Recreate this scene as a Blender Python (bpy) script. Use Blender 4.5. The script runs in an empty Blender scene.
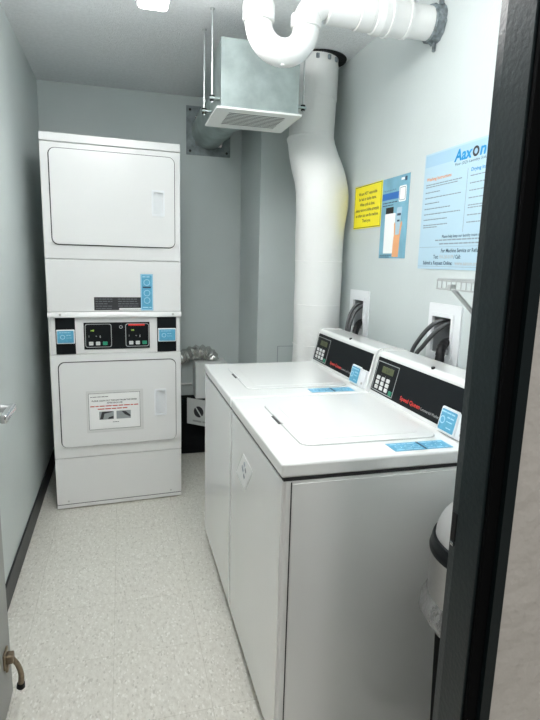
import bpy, bmesh, math, random
from mathutils import Vector, Matrix
random.seed(7)
PI = math.pi
COL = bpy.context.scene.collection

# ------------------------------------------------------------------ materials
def new_mat(name):
    m = bpy.data.materials.new(name); m.use_nodes = True
    nt = m.node_tree
    return m, nt, nt.nodes['Principled BSDF']

def mat(name, col, rough=.5, metal=0., spec=.5, bump=0., bscale=200., var=0., vscale=6., coat=0., stretch=None):
    m, nt, b = new_mat(name)
    b.inputs['Base Color'].default_value = (*col, 1)
    b.inputs['Roughness'].default_value = rough
    b.inputs['Metallic'].default_value = metal
    b.inputs['Specular IOR Level'].default_value = spec
    b.inputs['Coat Weight'].default_value = coat
    tc = nt.nodes.new('ShaderNodeTexCoord')
    src = tc.outputs['Object']
    if stretch:
        mp = nt.nodes.new('ShaderNodeMapping'); mp.inputs['Scale'].default_value = stretch
        nt.links.new(src, mp.inputs['Vector']); src = mp.outputs['Vector']
    if bump > 0:
        n = nt.nodes.new('ShaderNodeTexNoise'); n.inputs['Scale'].default_value = bscale
        n.inputs['Detail'].default_value = 3
        nt.links.new(src, n.inputs['Vector'])
        bp = nt.nodes.new('ShaderNodeBump'); bp.inputs['Strength'].default_value = bump
        bp.inputs['Distance'].default_value = .01
        nt.links.new(n.outputs['Fac'], bp.inputs['Height']); nt.links.new(bp.outputs['Normal'], b.inputs['Normal'])
    if var > 0:
        n = nt.nodes.new('ShaderNodeTexNoise'); n.inputs['Scale'].default_value = vscale
        n.inputs['Detail'].default_value = 4
        nt.links.new(src, n.inputs['Vector'])
        r = nt.nodes.new('ShaderNodeValToRGB')
        r.color_ramp.elements[0].position = .35; r.color_ramp.elements[1].position = .68
        r.color_ramp.elements[0].color = (*[c * (1 - var) for c in col], 1)
        r.color_ramp.elements[1].color = (*[min(1, c * (1 + var * .5)) for c in col], 1)
        nt.links.new(n.outputs['Fac'], r.inputs['Fac']); nt.links.new(r.outputs['Color'], b.inputs['Base Color'])
    return m

def emis(name, col, s):
    m, nt, b = new_mat(name)
    b.inputs['Base Color'].default_value = (*col, 1)
    b.inputs['Emission Color'].default_value = (*col, 1)
    b.inputs['Emission Strength'].default_value = s
    return m

M = {}
M['wall'] = mat('wall_paint', (.585, .635, .632), .42, bump=.12, bscale=140, var=.03, vscale=3)
M['wall_out'] = mat('corridor_rough_paint', (.62, .605, .575), .45, bump=1.0, bscale=24, var=.05, vscale=9)
M['ceil'] = mat('ceiling_texture', (.87, .885, .90), .9, bump=.7, bscale=190, var=.05, vscale=60)
M['base'] = mat('black_rubber_base', (.018, .022, .024), .45, bump=.1, bscale=30)
M['frame'] = mat('dark_gloss_frame_paint', (.009, .016, .018), .30, spec=.26, bump=.07, bscale=110)
M['door'] = mat('grey_door_paint', (.30, .31, .30), .4, bump=.05, bscale=100)
M['enamel'] = mat('white_enamel', (.80, .81, .80), .10, coat=.5)
M['enamel_dry'] = mat('dryer_white_enamel', (.80, .80, .795), .25)
M['enamel_top'] = mat('washer_top_enamel', (.84, .85, .84), .14, coat=.3)
M['white_plastic'] = mat('white_plastic', (.80, .82, .84), .35)
M['pvc'] = mat('white_pvc', (.82, .82, .81), .3, var=.03, vscale=14)
M['seam'] = mat('dark_seam', (.02, .02, .022), .6)
M['black'] = mat('black_panel', (.006, .008, .010), .35, spec=.2)
M['blackrub'] = mat('black_rubber', (.006, .006, .007), .45, spec=.25)
M['gasket'] = mat('black_gasket', (.002, .0025, .003), .8, spec=.08)
M['hose'] = mat('grey_rubber_hose', (.075, .078, .082), .35)
M['galv'] = mat('galvanized_steel', (.37, .435, .425), .42, metal=.55, var=.16, vscale=13)
M['galv_dark'] = mat('dull_galvanized_plate', (.26, .30, .31), .5, metal=.4, var=.3, vscale=22, bump=.1, bscale=60)
M['foil'] = mat('foil_duct', (.66, .66, .64), .26, metal=.9, bump=.5, bscale=60)
M['steel'] = mat('brushed_steel', (.55, .54, .53), .28, metal=1., var=.06, vscale=60, stretch=(1, 1, 12))
M['dome'] = mat('satin_dome_lid', (.72, .72, .72), .34, metal=.7)
M['chrome'] = mat('chrome', (.75, .76, .77), .1, metal=1.)
M['rod'] = mat('zinc_rod', (.50, .52, .52), .35, metal=.8)
M['bronze'] = mat('aged_bronze', (.30, .24, .17), .35, metal=.8, var=.2, vscale=70)
M['wire'] = mat('grey_coated_wire', (.42, .44, .44), .4)
M['grille_w'] = mat('white_grille', (.78, .79, .77), .5)
M['grille_gap'] = mat('grille_gap_shade', (.05, .055, .055), .7)
M['blue'] = mat('sticker_blue', (.11, .40, .60), .35, var=.10, vscale=90)
M['blue_dk'] = mat('sticker_navy', (.02, .05, .10), .4)
M['blue_lt'] = mat('sticker_pale_blue', (.42, .70, .86), .4)
M['paper'] = mat('white_paper', (.90, .90, .89), .5)
M['sleeve'] = mat('clear_sleeve', (.70, .70, .69), .15)
M['ink'] = mat('ink_black', (.03, .03, .035), .5)
M['ink_grey'] = mat('ink_grey', (.25, .29, .33), .5)
M['ink_dim'] = mat('ink_dim', (.14, .15, .16), .5)
M['ink_red'] = mat('ink_red', (.55, .06, .05), .5)
M['red'] = mat('logo_red', (.80, .04, .03), .4)
M['lettergrey'] = mat('logo_grey', (.45, .46, .46), .4)
M['green'] = mat('key_green', (.02, .30, .17), .4)
M['key'] = mat('key_white', (.72, .73, .72), .4)
M['lcd'] = mat('lcd_olive', (.10, .115, .045), .3)
M['led'] = emis('led_digits', (.45, .75, .12), .5)
M['keyline'] = mat('panel_outline', (.42, .44, .44), .4)
M['yellow'] = mat('poster_yellow', (.90, .78, .02), .45)
M['poster'] = mat('poster_pale_blue', (.43, .60, .70), .4)
M['poster_hd'] = mat('poster_header_blue', (.36, .55, .70), .4)
M['poster2'] = mat('poster_sky_blue', (.19, .43, .56), .38, var=.18, vscale=9)
M['blue_band'] = mat('poster_royal_blue', (.01, .14, .48), .4)
M['logo_blue'] = mat('logo_blue', (.0, .26, .58), .4)
M['orange'] = mat('ink_orange', (.80, .30, .10), .5)
M['skin'] = mat('printed_hand', (.85, .42, .20), .5)
M['card'] = mat('white_card', (.74, .76, .75), .5)
M['gap_box'] = mat('gap_box_black', (.006, .007, .008), .7, spec=.12)
M['recess'] = mat('outlet_recess', (.33, .35, .36), .5)
M['liner'] = mat('bin_liner', (.38, .38, .38), .16, metal=.75, spec=.8, bump=.6, bscale=40)
M['gap_black'] = mat('dark_ceiling_gap', (.010, .012, .013), .8, bump=.5, bscale=60)
M['clampgrey'] = mat('grey_pipe_putty', (.24, .28, .30), .6, bump=.8, bscale=70, var=.5, vscale=45)
M['lens'] = emis('lamp_lens', (1.0, .99, .975), 21.0)

def floor_mat():
    m, nt, b = new_mat('speckled_vinyl_tile')
    L = nt.links; N = nt.nodes
    tc = N.new('ShaderNodeTexCoord')
    mp = N.new('ShaderNodeMapping'); mp.inputs['Scale'].default_value = (1, .55, 1); mp.inputs['Rotation'].default_value = (0, 0, .5)
    L.new(tc.outputs['Object'], mp.inputs['Vector'])
    nz = N.new('ShaderNodeTexNoise'); nz.inputs['Scale'].default_value = 70; nz.inputs['Detail'].default_value = 5; nz.inputs['Roughness'].default_value = .7
    L.new(mp.outputs['Vector'], nz.inputs['Vector'])
    r1 = N.new('ShaderNodeValToRGB')
    e = r1.color_ramp.elements
    e[0].position = .30; e[0].color = (.56, .54, .485, 1)
    e[1].position = .70; e[1].color = (.76, .745, .69, 1)
    a = e.new(.42); a.color = (.64, .62, .56, 1)
    c = e.new(.55); c.color = (.70, .685, .625, 1)
    L.new(nz.outputs['Fac'], r1.inputs['Fac'])
    vo = N.new('ShaderNodeTexVoronoi'); vo.inputs['Scale'].default_value = 190
    L.new(mp.outputs['Vector'], vo.inputs['Vector'])
    r2 = N.new('ShaderNodeValToRGB')
    r2.color_ramp.elements[0].position = .90; r2.color_ramp.elements[0].color = (0, 0, 0, 1)
    r2.color_ramp.elements[1].position = .97; r2.color_ramp.elements[1].color = (1, 1, 1, 1)
    sep = N.new('ShaderNodeSeparateColor'); L.new(vo.outputs['Color'], sep.inputs['Color'])
    L.new(sep.outputs['Red'], r2.inputs['Fac'])
    mx = N.new('ShaderNodeMixRGB'); mx.inputs['Color2'].default_value = (.80, .79, .74, 1)
    L.new(r2.outputs['Color'], mx.inputs['Fac']); L.new(r1.outputs['Color'], mx.inputs['Color1'])
    r3 = N.new('ShaderNodeValToRGB')
    r3.color_ramp.elements[0].position = .93; r3.color_ramp.elements[0].color = (0, 0, 0, 1)
    r3.color_ramp.elements[1].position = .97; r3.color_ramp.elements[1].color = (1, 1, 1, 1)
    L.new(sep.outputs['Green'], r3.inputs['Fac'])
    mx2 = N.new('ShaderNodeMixRGB'); mx2.inputs['Color2'].default_value = (.54, .52, .465, 1)
    L.new(r3.outputs['Color'], mx2.inputs['Fac']); L.new(mx.outputs['Color'], mx2.inputs['Color1'])
    # tile joints every 305 mm
    br = N.new('ShaderNodeTexBrick'); br.offset = 0; br.inputs['Scale'].default_value = 1
    br.inputs['Brick Width'].default_value = .305; br.inputs['Row Height'].default_value = .305
    br.inputs['Mortar Size'].default_value = .0012; br.inputs['Mortar Smooth'].default_value = .3
    br.inputs['Color1'].default_value = (1, 1, 1, 1); br.inputs['Color2'].default_value = (.965, .965, .965, 1)
    br.inputs['Mortar'].default_value = (.80, .79, .77, 1)
    mp2 = N.new('ShaderNodeMapping'); mp2.inputs['Location'].default_value = (.06, .1, 0)
    L.new(tc.outputs['Object'], mp2.inputs['Vector']); L.new(mp2.outputs['Vector'], br.inputs['Vector'])
    mu = N.new('ShaderNodeMixRGB'); mu.blend_type = 'MULTIPLY'; mu.inputs['Fac'].default_value = 1
    L.new(mx2.outputs['Color'], mu.inputs['Color1']); L.new(br.outputs['Color'], mu.inputs['Color2'])
    L.new(mu.outputs['Color'], b.inputs['Base Color'])
    b.inputs['Roughness'].default_value = .38
    bp = N.new('ShaderNodeBump'); bp.inputs['Strength'].default_value = .12; bp.inputs['Distance'].default_value = .004
    L.new(nz.outputs['Fac'], bp.inputs['Height']); L.new(bp.outputs['Normal'], b.inputs['Normal'])
    return m
M['floor'] = floor_mat()

def wrap_mat():
    # white duct wrap with a yellow stain on the bulge
    m, nt, b = new_mat('white_duct_wrap'); L = nt.links; N = nt.nodes
    tc = N.new('ShaderNodeTexCoord')
    vm = N.new('ShaderNodeVectorMath'); vm.operation = 'DISTANCE'; vm.inputs[1].default_value = (1.145, 2.655, 1.665)
    sc = N.new('ShaderNodeMapping'); sc.inputs['Scale'].default_value = (1, 1, .55); sc.inputs['Location'].default_value = (0, 0, .75)
    L.new(tc.outputs['Object'], sc.inputs['Vector']); L.new(sc.outputs['Vector'], vm.inputs[0])
    nz = N.new('ShaderNodeTexNoise'); nz.inputs['Scale'].default_value = 14; L.new(tc.outputs['Object'], nz.inputs['Vector'])
    ad = N.new('ShaderNodeMath'); ad.operation = 'MULTIPLY_ADD'; ad.inputs[1].default_value = .06; L.new(nz.outputs['Fac'], ad.inputs[0]); L.new(vm.outputs['Value'], ad.inputs[2])
    r = N.new('ShaderNodeValToRGB')
    r.color_ramp.elements[0].position = .045; r.color_ramp.elements[0].color = (.80, .74, .36, 1)
    r.color_ramp.elements[1].position = .105; r.color_ramp.elements[1].color = (.80, .805, .79, 1)
    L.new(ad.outputs[0], r.inputs['Fac']); L.new(r.outputs['Color'], b.inputs['Base Color'])
    n2 = N.new('ShaderNodeTexNoise'); n2.inputs['Scale'].default_value = 26; n2.inputs['Detail'].default_value = 4; L.new(tc.outputs['Object'], n2.inputs['Vector'])
    bp = N.new('ShaderNodeBump'); bp.inputs['Strength'].default_value = .35; bp.inputs['Distance'].default_value = .01
    L.new(n2.outputs['Fac'], bp.inputs['Height']); L.new(bp.outputs['Normal'], b.inputs['Normal'])
    b.inputs['Roughness'].default_value = .42
    return m
M['wrap'] = wrap_mat()

# ------------------------------------------------------------------ mesh helpers
I4 = Matrix.Identity(4)
def frame(o, U, V, W):
    m = Matrix.Identity(4)
    for i, a in enumerate((U, V, W)):
        for k in range(3): m[k][i] = a[k]
    for k in range(3): m[k][3] = o[k]
    return m

def merge(bm, t, mt=None):
    if mt is not None:
        bmesh.ops.transform(t, matrix=mt, verts=t.verts)
        if mt.determinant() < 0: bmesh.ops.reverse_faces(t, faces=t.faces)
    me = bpy.data.meshes.new('tmp'); t.to_mesh(me); t.free(); bm.from_mesh(me); bpy.data.meshes.remove(me)

def box(bm, lo, hi, r=0., seg=2, mt=None, mi=0):
    t = bmesh.new(); bmesh.ops.create_cube(t, size=1)
    for v in t.verts:
        v.co = Vector([(lo[i] + hi[i]) / 2 + v.co[i] * (hi[i] - lo[i]) for i in range(3)])
    if r > 0:
        bmesh.ops.bevel(t, geom=list(t.edges), offset=r, segments=seg, profile=.5, affect='EDGES')
    for f in t.faces: f.material_index = mi
    merge(bm, t, mt)

def prism(bm, pts, w0, w1, mt=None, r=0., mi=0):
    t = bmesh.new()
    a = [t.verts.new((x, y, w0)) for x, y in pts]; b = [t.verts.new((x, y, w1)) for x, y in pts]
    n = len(pts)
    fb = t.faces.new(list(reversed(a))); ft = t.faces.new(b)
    for i in range(n): t.faces.new((a[i], a[(i + 1) % n], b[(i + 1) % n], b[i]))
    bmesh.ops.recalc_face_normals(t, faces=t.faces)
    if r > 0:
        bmesh.ops.bevel(t, geom=[e for e in t.edges if all(abs(v.co.z - w1) < 1e-7 for v in e.verts)], offset=r, segments=2, profile=.5, affect='EDGES')
    for f in t.faces: f.material_index = mi
    merge(bm, t, mt)

def rr(x0, y0, x1, y1, r, n=6):
    r = min(r, (x1 - x0) / 2 - 1e-5, (y1 - y0) / 2 - 1e-5); P = []
    for cx, cy, a in ((x1 - r, y1 - r, 0), (x0 + r, y1 - r, 90), (x0 + r, y0 + r, 180), (x1 - r, y0 + r, 270)):
        for k in range(n + 1):
            t = math.radians(a + 90 * k / n); P.append((cx + r * math.cos(t), cy + r * math.sin(t)))
    return P

def ring(bm, outer, inner, w0, w1, mt=None, mi=0):
    """plate with a hole: two outlines with the same vertex count"""
    t = bmesh.new(); n = len(outer)
    A = [[t.verts.new((x, y, w)) for x, y in o] for o in (outer, inner) for w in (w0, w1)]
    oa, ob, ia, ib = A
    for i in range(n):
        j = (i + 1) % n
        t.faces.new((oa[i], oa[j], ob[j], ob[i])); t.faces.new((ia[i], ib[i], ib[j], ia[j]))
        t.faces.new((ob[i], ob[j], ib[j], ib[i])); t.faces.new((oa[i], ia[i], ia[j], oa[j]))
    bmesh.ops.recalc_face_normals(t, faces=t.faces)
    for f in t.faces: f.material_index = mi
    merge(bm, t, mt)

def catmull(P, k=8):
    P = [Vector(p) for p in P]; Q = []
    for i in range(len(P) - 1):
        a = P[max(i - 1, 0)]; b = P[i]; c = P[i + 1]; d = P[min(i + 2, len(P) - 1)]
        for s in range(k):
            t = s / k
            Q.append(.5 * ((2 * b) + (c - a) * t + (2 * a - 5 * b + 4 * c - d) * t * t + (3 * b - a - 3 * c + d) * t ** 3))
    Q.append(P[-1]); return Q

def tube(bm, P, r, n=16, caps=True, mt=None, mi=0):
    P = [Vector(p) for p in P]
    R = r if isinstance(r, (list, tuple)) else [r] * len(P)
    t = bmesh.new(); rings = []
    T = [(P[min(i + 1, len(P) - 1)] - P[max(i - 1, 0)]).normalized() for i in range(len(P))]
    up = Vector((0, 0, 1)) if abs(T[0].z) < .9 else Vector((0, 1, 0))
    u = (up - T[0] * up.dot(T[0])).normalized()
    for i, p in enumerate(P):
        u = (u - T[i] * u.dot(T[i])).normalized(); v = T[i].cross(u)
        rings.append([t.verts.new(p + (u * math.cos(2 * PI * k / n) + v * math.sin(2 * PI * k / n)) * R[i]) for k in range(n)])
    for a, b in zip(rings, rings[1:]):
        for k in range(n): t.faces.new((a[k], a[(k + 1) % n], b[(k + 1) % n], b[k]))
    if caps:
        t.faces.new(list(reversed(rings[0]))); t.faces.new(rings[-1])
    for f in t.faces: f.material_index = mi
    merge(bm, t, mt)

def lathe(bm, prof, c, n=48, mt=None):
    """profile of (r, z) spun about the z axis through c"""
    t = bmesh.new(); rings = []
    for r, z in prof:
        rings.append([t.verts.new((c[0] + max(r, 1e-5) * math.cos(2 * PI * k / n), c[1] + max(r, 1e-5) * math.sin(2 * PI * k / n), c[2] + z)) for k in range(n)])
    for a, b in zip(rings, rings[1:]):
        for k in range(n): t.faces.new((a[k], a[(k + 1) % n], b[(k + 1) % n], b[k]))
    t.faces.new(list(reversed(rings[0]))); t.faces.new(rings[-1])
    bmesh.ops.recalc_face_normals(t, faces=t.faces)
    merge(bm, t, mt)

def disc(bm, c, r, w0, w1, mt=None, n=24, mi=0):
    prism(bm, [(c[0] + r * math.cos(2 * PI * k / n), c[1] + r * math.sin(2 * PI * k / n)) for k in range(n)], w0, w1, mt, mi=mi)

def put(name, bm, m, parent=None, smooth=True, angle=35):
    me = bpy.data.meshes.new(name); bm.to_mesh(me); bm.free()
    for x in (m if isinstance(m, (list, tuple)) else [m]): me.materials.append(M[x] if isinstance(x, str) else x)
    o = bpy.data.objects.new(name, me); COL.objects.link(o)
    if smooth:
        me.shade_smooth(); me.set_sharp_from_angle(angle=math.radians(angle))
        wn = o.modifiers.new('weighted_normal', 'WEIGHTED_NORMAL'); wn.keep_sharp = True; wn.weight = 100
    if parent is not None: o.parent = parent
    return o

def nb(): return bmesh.new()
def tag(o, label, cat, group=None):
    o['label'] = label; o['category'] = cat
    if group: o['group'] = group
    return o
def thing(name, label, cat, loc=(0, 0, 0), rz=0, group=None):
    o = bpy.data.objects.new(name, None); COL.objects.link(o); o.empty_display_size = .1
    o.location = loc; o.rotation_euler = (0, 0, rz)
    return tag(o, label, cat, group)
def struct(o): o['kind'] = 'structure'; return o

def text(bm, s, mt, w=None, h=None, x=0., y=0., depth=.0005, bold=0., align='LEFT', shear=0., mi=0):
    """lettering lying in the u-v plane of mt; w or h fit it to a size in metres (h = cap height)"""
    cu = bpy.data.curves.new('tmp', 'FONT'); cu.body = s; cu.size = 1; cu.offset = bold; cu.shear = shear
    cu.resolution_u = 2
    ob = bpy.data.objects.new('tmp', cu); COL.objects.link(ob)
    dg = bpy.context.evaluated_depsgraph_get(); me = bpy.data.meshes.new_from_object(ob.evaluated_get(dg))
    bpy.data.objects.remove(ob); bpy.data.curves.remove(cu)
    xs = [v.co.x for v in me.vertices]
    x0, x1 = min(xs), max(xs)
    sx = (w / (x1 - x0)) if w else None; sy = (h / .73) if h else None
    if sx is None: sx = sy
    if sy is None: sy = sx
    off = {'LEFT': 0, 'CENTER': -(x1 - x0) * sx / 2, 'RIGHT': -(x1 - x0) * sx}[align]
    for v in me.vertices:
        v.co = mt @ Vector(((v.co.x - x0) * sx + off + x, v.co.y * sy + y, depth))
    t = bmesh.new(); t.from_mesh(me); bpy.data.meshes.remove(me)
    for f in t.faces: f.material_index = mi
    merge(bm, t)

def greek(bm, mt, x, y, w, h, d=.0004, mi=0, seed=0, word=(2.2, 6.5)):
    """a line of print too small to read: word-length dashes"""
    rn = random.Random(seed * 131 + 7); u = x
    while u < x + w - h:
        l = min(rn.uniform(*word) * h, x + w - u)
        prism(bm, [(u, y), (u + l, y), (u + l, y + h), (u, y + h)], 0, d, mt, mi=mi)
        u += l + h * .8

# ------------------------------------------------------------------ camera
CZ = 1.3936
cam = bpy.data.cameras.new('camera'); co = bpy.data.objects.new('camera', cam); COL.objects.link(co)
r_ = Vector((0.96353096, -0.26628948, 0.02641973)); u_ = Vector((0.02401116, 0.18436548, 0.98256442)); f_ = Vector((0.26651745, 0.94609687, -0.18403577))
co.matrix_world = frame((0, 0, CZ), r_, u_, -f_)
cam.sensor_fit = 'HORIZONTAL'; cam.sensor_width = 36; cam.lens = 527.74 / 540 * 36; cam.clip_start = .02
bpy.context.scene.camera = co

# ------------------------------------------------------------------ room
XL, XR, YB, ZC = -.477, 1.19, 3.772, 2.4534
YF0, YF1 = .641, .72          # front wall, corridor face and room face
JX = .529                     # right jamb face
b = nb(); box(b, (-2.2, -1.6, -.10), (2.4, 3.95, 0)); struct(put('floor', b, 'floor', smooth=False))
b = nb(); box(b, (XL - .15, YF0, ZC), (XR + .2, 3.95, ZC + .12)); struct(put('ceiling', b, 'ceil', smooth=False))
b = nb(); box(b, (XL - .15, YF1, 0), (XL, YB + .15, ZC)); struct(put('wall_left', b, 'wall', smooth=False))
b = nb()
# back wall with a round hole behind the square duct plate
PX0, PX1, PZ0, PZ1 = .437, .737, 2.085, 2.395
HC = ((PX0 + PX1) / 2, (PZ0 + PZ1) / 2)
for lo, hi in (((XL, 0), (XR + .15, PZ0 + .03)), ((XL, PZ1 - .03), (XR + .15, ZC)), ((XL, PZ0 + .03), (PX0 + .03, PZ1 - .03)), ((PX1 - .03, PZ0 + .03), (XR + .15, PZ1 - .03))):
    box(b, (lo[0], YB, lo[1]), (hi[0], YB + .15, hi[1]))
struct(put('wall_back', b, 'wall', smooth=False))
b = nb()
# right wall with two openings for the washer outlet boxes (y0,y1,z0,z1)
OP = [(1.712, 1.835, 1.058, 1.200), (2.468, 2.590, 1.060, 1.208)]
ys = [YF1, OP[0][0], OP[0][1], OP[1][0], OP[1][1], YB + .15]
for i in range(5):
    if i in (1, 3):
        o = OP[i // 2]
        box(b, (XR, ys[i], 0), (XR + .15, ys[i + 1], o[2])); box(b, (XR, ys[i], o[3]), (XR + .15, ys[i + 1], ZC))
    else: box(b, (XR, ys[i], 0), (XR + .15, ys[i + 1], ZC))
struct(put('wall_right', b, 'wall', smooth=False))
b = nb()   # pilaster in the back right corner
box(b, (.818, 3.22, 0), (XR, YB, ZC), .004, 2); struct(put('wall_corner', b, 'wall'))
b = nb()   # wall with the doorway: room side paint, corridor side rough paint
for lo, hi in (((JX + .040, 0), (2.4, ZC)), ((-2.2, 0), (-.455, ZC)), ((-.455, 2.08), (JX + .040, ZC))):
    box(b, (lo[0], YF0 - .014, lo[1]), (hi[0], YF1, hi[1]))
for f in b.faces: f.material_index = 1 if f.normal.y < -.5 else 0
struct(put('wall_front', b, ['wall', 'wall_out'], smooth=False))

# steel door frame
b = nb()
def jamb_profile(s):   # s=+1 right jamb; x distances outward from JX
    return [(.001, YF0), (.024, YF0), (.0245, YF0 - .016), (.038, YF0 - .022), (.0415, YF0 - .016), (.058, YF0 + .006), (.058, YF1 + .006), (.008, YF1 + .006), (.005, YF1 - .016), (.0, YF1 - .020), (0, YF0 + .002)]
pr = jamb_profile(1)
prism(b, [(JX + x, y) for x, y in pr], 0, 2.08)
prism(b, [(-.415 - x, y) for x, y in reversed(pr)], 0, 2.08)
box(b, (-.415, YF0, 2.02), (JX, YF1 + .006, 2.08), .003)
struct(put('trim_1', b, 'frame', angle=20))
tr = bpy.data.objects['trim_1']
b = nb(); box(b, (JX + .003, YF0 - .009, 0), (JX + .0235, YF0 + .001, 2.02), .003, 2); put('door_gasket', b, 'gasket', tr)
b = nb(); box(b, (JX + .001, YF1 - .016, .935), (JX + .0045, YF1 - .004, .985), .001); o = put('strike_plate', b, 'blackrub', tr)
b = nb(); box(b, (JX + .0005, YF1 - .014, .926), (JX + .0045, YF1 - .006, .933), .001); put('strike_lip', b, 'chrome', tr)

# open door leaf along the left wall
DX = -.370
b = nb(); box(b, (DX - .044, YF1 + .012, .012), (DX, 1.635, 2.02), .002); door = struct(put('door_1', b, 'door'))
b = nb()
F = frame((DX, 1.580, .966), (0, 1, 0), (0, 0, 1), (1, 0, 0))
disc(b, (0, 0), .031, 0, .008, F, 32); disc(b, (0, 0), .024, .008, .014, F, 32)
tube(b, [(DX + .010, 1.580, .966), (DX + .056, 1.580, .966)], .0115, 18)
box(b, (DX + .050, 1.470, .953), (DX + .070, 1.598, .977), .006, 3)
put('door_lever', b, 'chrome', door)
# tip of the lever set nearer the latch edge, with the latch plate on the edge
b = nb(); box(b, (DX - .034, 1.6345, .865), (DX - .010, 1.6370, .985), .0008); put('latch_plate', b, 'steel', door)
b = nb()
box(b, (DX, 1.535, .165), (DX + .006, 1.585, .215), .002)
box(b, (DX + .004, 1.545, .176), (DX + .026, 1.575, .204), .005, 3)
arm = catmull([(DX + .020, 1.56, .188), (DX + .034, 1.562, .160), (DX + .042, 1.562, .125), (DX + .040, 1.56, .092)], 6)
tube(b, arm, [.007 + .002 * (i / (len(arm) - 1)) for i in range(len(arm))], 14)
box(b, (DX + .002, 1.548, .148), (DX + .010, 1.572, .170), .003)
st = put('door_stop', b, 'bronze', door)
b = nb(); tube(b, [(DX + .040, 1.56, .096), (DX + .039, 1.56, .082), (DX + .038, 1.56, .078)], [.0115, .0125, .009], 16); put('rubber_tip', b, 'blackrub', st)

# baseboards
def baseb(n, lo, hi):
    b = nb(); box(b, lo, hi, .004, 2); struct(put(n, b, 'base'))
baseb('baseboard_left', (XL, YF1, 0), (XL + .010, YB, .105))
baseb('baseboard_back', (XL, YB - .010, 0), (.818, YB, .105))
baseb('baseboard_corner', (.81, 3.212, 0), (XR, 3.222, .105))
baseb('baseboard_right', (XR - .010, YF1, 0), (XR, 3.212, .105))

# ------------------------------------------------------------------ stacked dryers
A_D = .0618; DW, DD, DH = .683, .655, 1.9875
dry = thing('stacked_dryer', 'tall white double-stacked tumble dryer standing at the end of the room against the back wall', 'dryer', (-.3760, 2.9339, 0), A_D)
dry.scale = (1.010, 1, 1)
FD = frame((0, 0, 0), (1, 0, 0), (0, 0, 1), (0, -1, 0))      # u right, v up, w out of the front (local)
# U x V = (1,0,0)x(0,0,1) = (0,-1,0) = W : right-handed
b = nb()
box(b, (0, .012, .006), (DW, DD, 1.078), .006, 3)
box(b, (0, .012, 1.078), (DW, DD, DH), .006, 3)
for x in (.05, DW - .05):
    for y in (.06, DD - .06): tube(b, [(x, y, 0), (x, y, .03)], .02, 12)
put('cabinet', b, 'enamel_dry', dry)
def plate(name, x0, z0, x1, z1, w0=-.012, w1=0., r=.004, m='enamel_dry', parent=dry, cr=.004):
    b = nb(); prism(b, rr(x0, z0, x1, z1, cr, 4), w0, w1, FD, r=r); return put(name, b, m, parent)
plate('top_trim', 0, 1.947, DW, DH, w1=.004)
plate('front_panel', 0, 1.378, DW, 1.944)
plate('access_panel', 0, 1.105, DW, 1.374, w1=.0)
b = nb()   # ledge that leans outwards above the controls
t = nb()
prism(t, [(0, 1.078), (0, 1.104), (-.012, 1.104), (-.020, 1.090), (-.020, 1.078)], 0, DW, frame((0, 0, 0), (0, 1, 0), (0, 0, 1), (1, 0, 0)))
merge(b, t); led = put('ledge', b, 'enamel_dry', dry)
b = nb()
for x in (.060, .636):
    b = nb(); tube(b, [(x, -.020, 1.092), (x, -.0235, 1.092)], .006, 14); put('screw', b, 'steel', led)
plate('control_surround', .012, .878, DW - .004, 1.077, w1=-.004)
plate('front_panel', 0, .302, DW, .874)
plate('toe_panel', 0, .030, DW, .297)
b = nb(); prism(b, rr(.004, .0275, DW - .004, .031, .001, 2), -.010, -.002, FD)
put('toe_seam', b, 'seam', dry)
plate('toe_strip', 0, .007, DW, .027, w1=-.001, r=.002)
b = nb()
for x in (.06, .62):
    b = nb(); disc(b, (x, .048), .005, 0, .002, FD, 12); put('toe_screw', b, 'steel', dry)
def dryer_door(z0, z1, hz0, hz1):
    b = nb(); ring(b, rr(.0365, z0 - .0045, .6545, z1 + .0045, .034, 8), rr(.046, z0 + .004, .646, z1 - .004, .028, 8), -.002, .0016, FD)
    g = nb()
    x0, x1 = .531, .597
    ring(g, rr(.042, z0, .650, z1, .030, 8), rr(x0 + .006, hz0 + .006, x1 - .005, hz1 - .006, .008, 8), .0004, .0125, FD)
    ring(g, rr(.0445, z0 + .0025, .6475, z1 - .0025, .028, 8), rr(x0 + .006, hz0 + .006, x1 - .005, hz1 - .006, .008, 8), .0125, .0155, FD)
    # hollow pull: cut look is made by a raised rim around a dished cup
    dr_ = put('door', g, 'enamel_dry', dry)
    put('door_gasket', b, 'seam', dr_)
    h = nb()
    x0, x1 = .531, .597
    ring(h, rr(x0, hz0, x1, hz1, .006, 4), rr(x0 + .009, hz0 + .010, x1 - .007, hz1 - .010, .008, 4), .0155, .021, FD)
    put('door_handle', h, 'white_plastic', dr_)
    h = nb()
    t = bmesh.new()
    ux0, ux1, vz0, vz1 = x0 + .009, x1 - .007, hz0 + .010, hz1 - .010
    P = [(ux0, vz0, .0185), (ux0, vz1, .0185), (ux1 - .006, vz0, .011), (ux1 - .006, vz1, .011), (ux1, vz0, .0112), (ux1, vz1, .0112), (ux0, vz0, .0105), (ux0, vz1, .0105)]
    n = 8; rows = []
    for i in range(n + 1):
        u = ux0 + (ux1 - ux0) * i / n
        w = .0190 - .0180 * math.sin(min(1, i / n * 1.15) * PI / 2)
        rows.append((t.verts.new((u, vz0, w)), t.verts.new((u, vz1, w))))
    for a_, b_ in zip(rows, rows[1:]): t.faces.new((a_[0], b_[0], b_[1], a_[1]))
    merge(h, t, FD); put('handle_cup', h, 'white_plastic', dr_)
    return dr_
dryer_door(1.451, 1.914, 1.611, 1.744)
ldoor = dryer_door(.365, .834, .517, .669)

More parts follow.
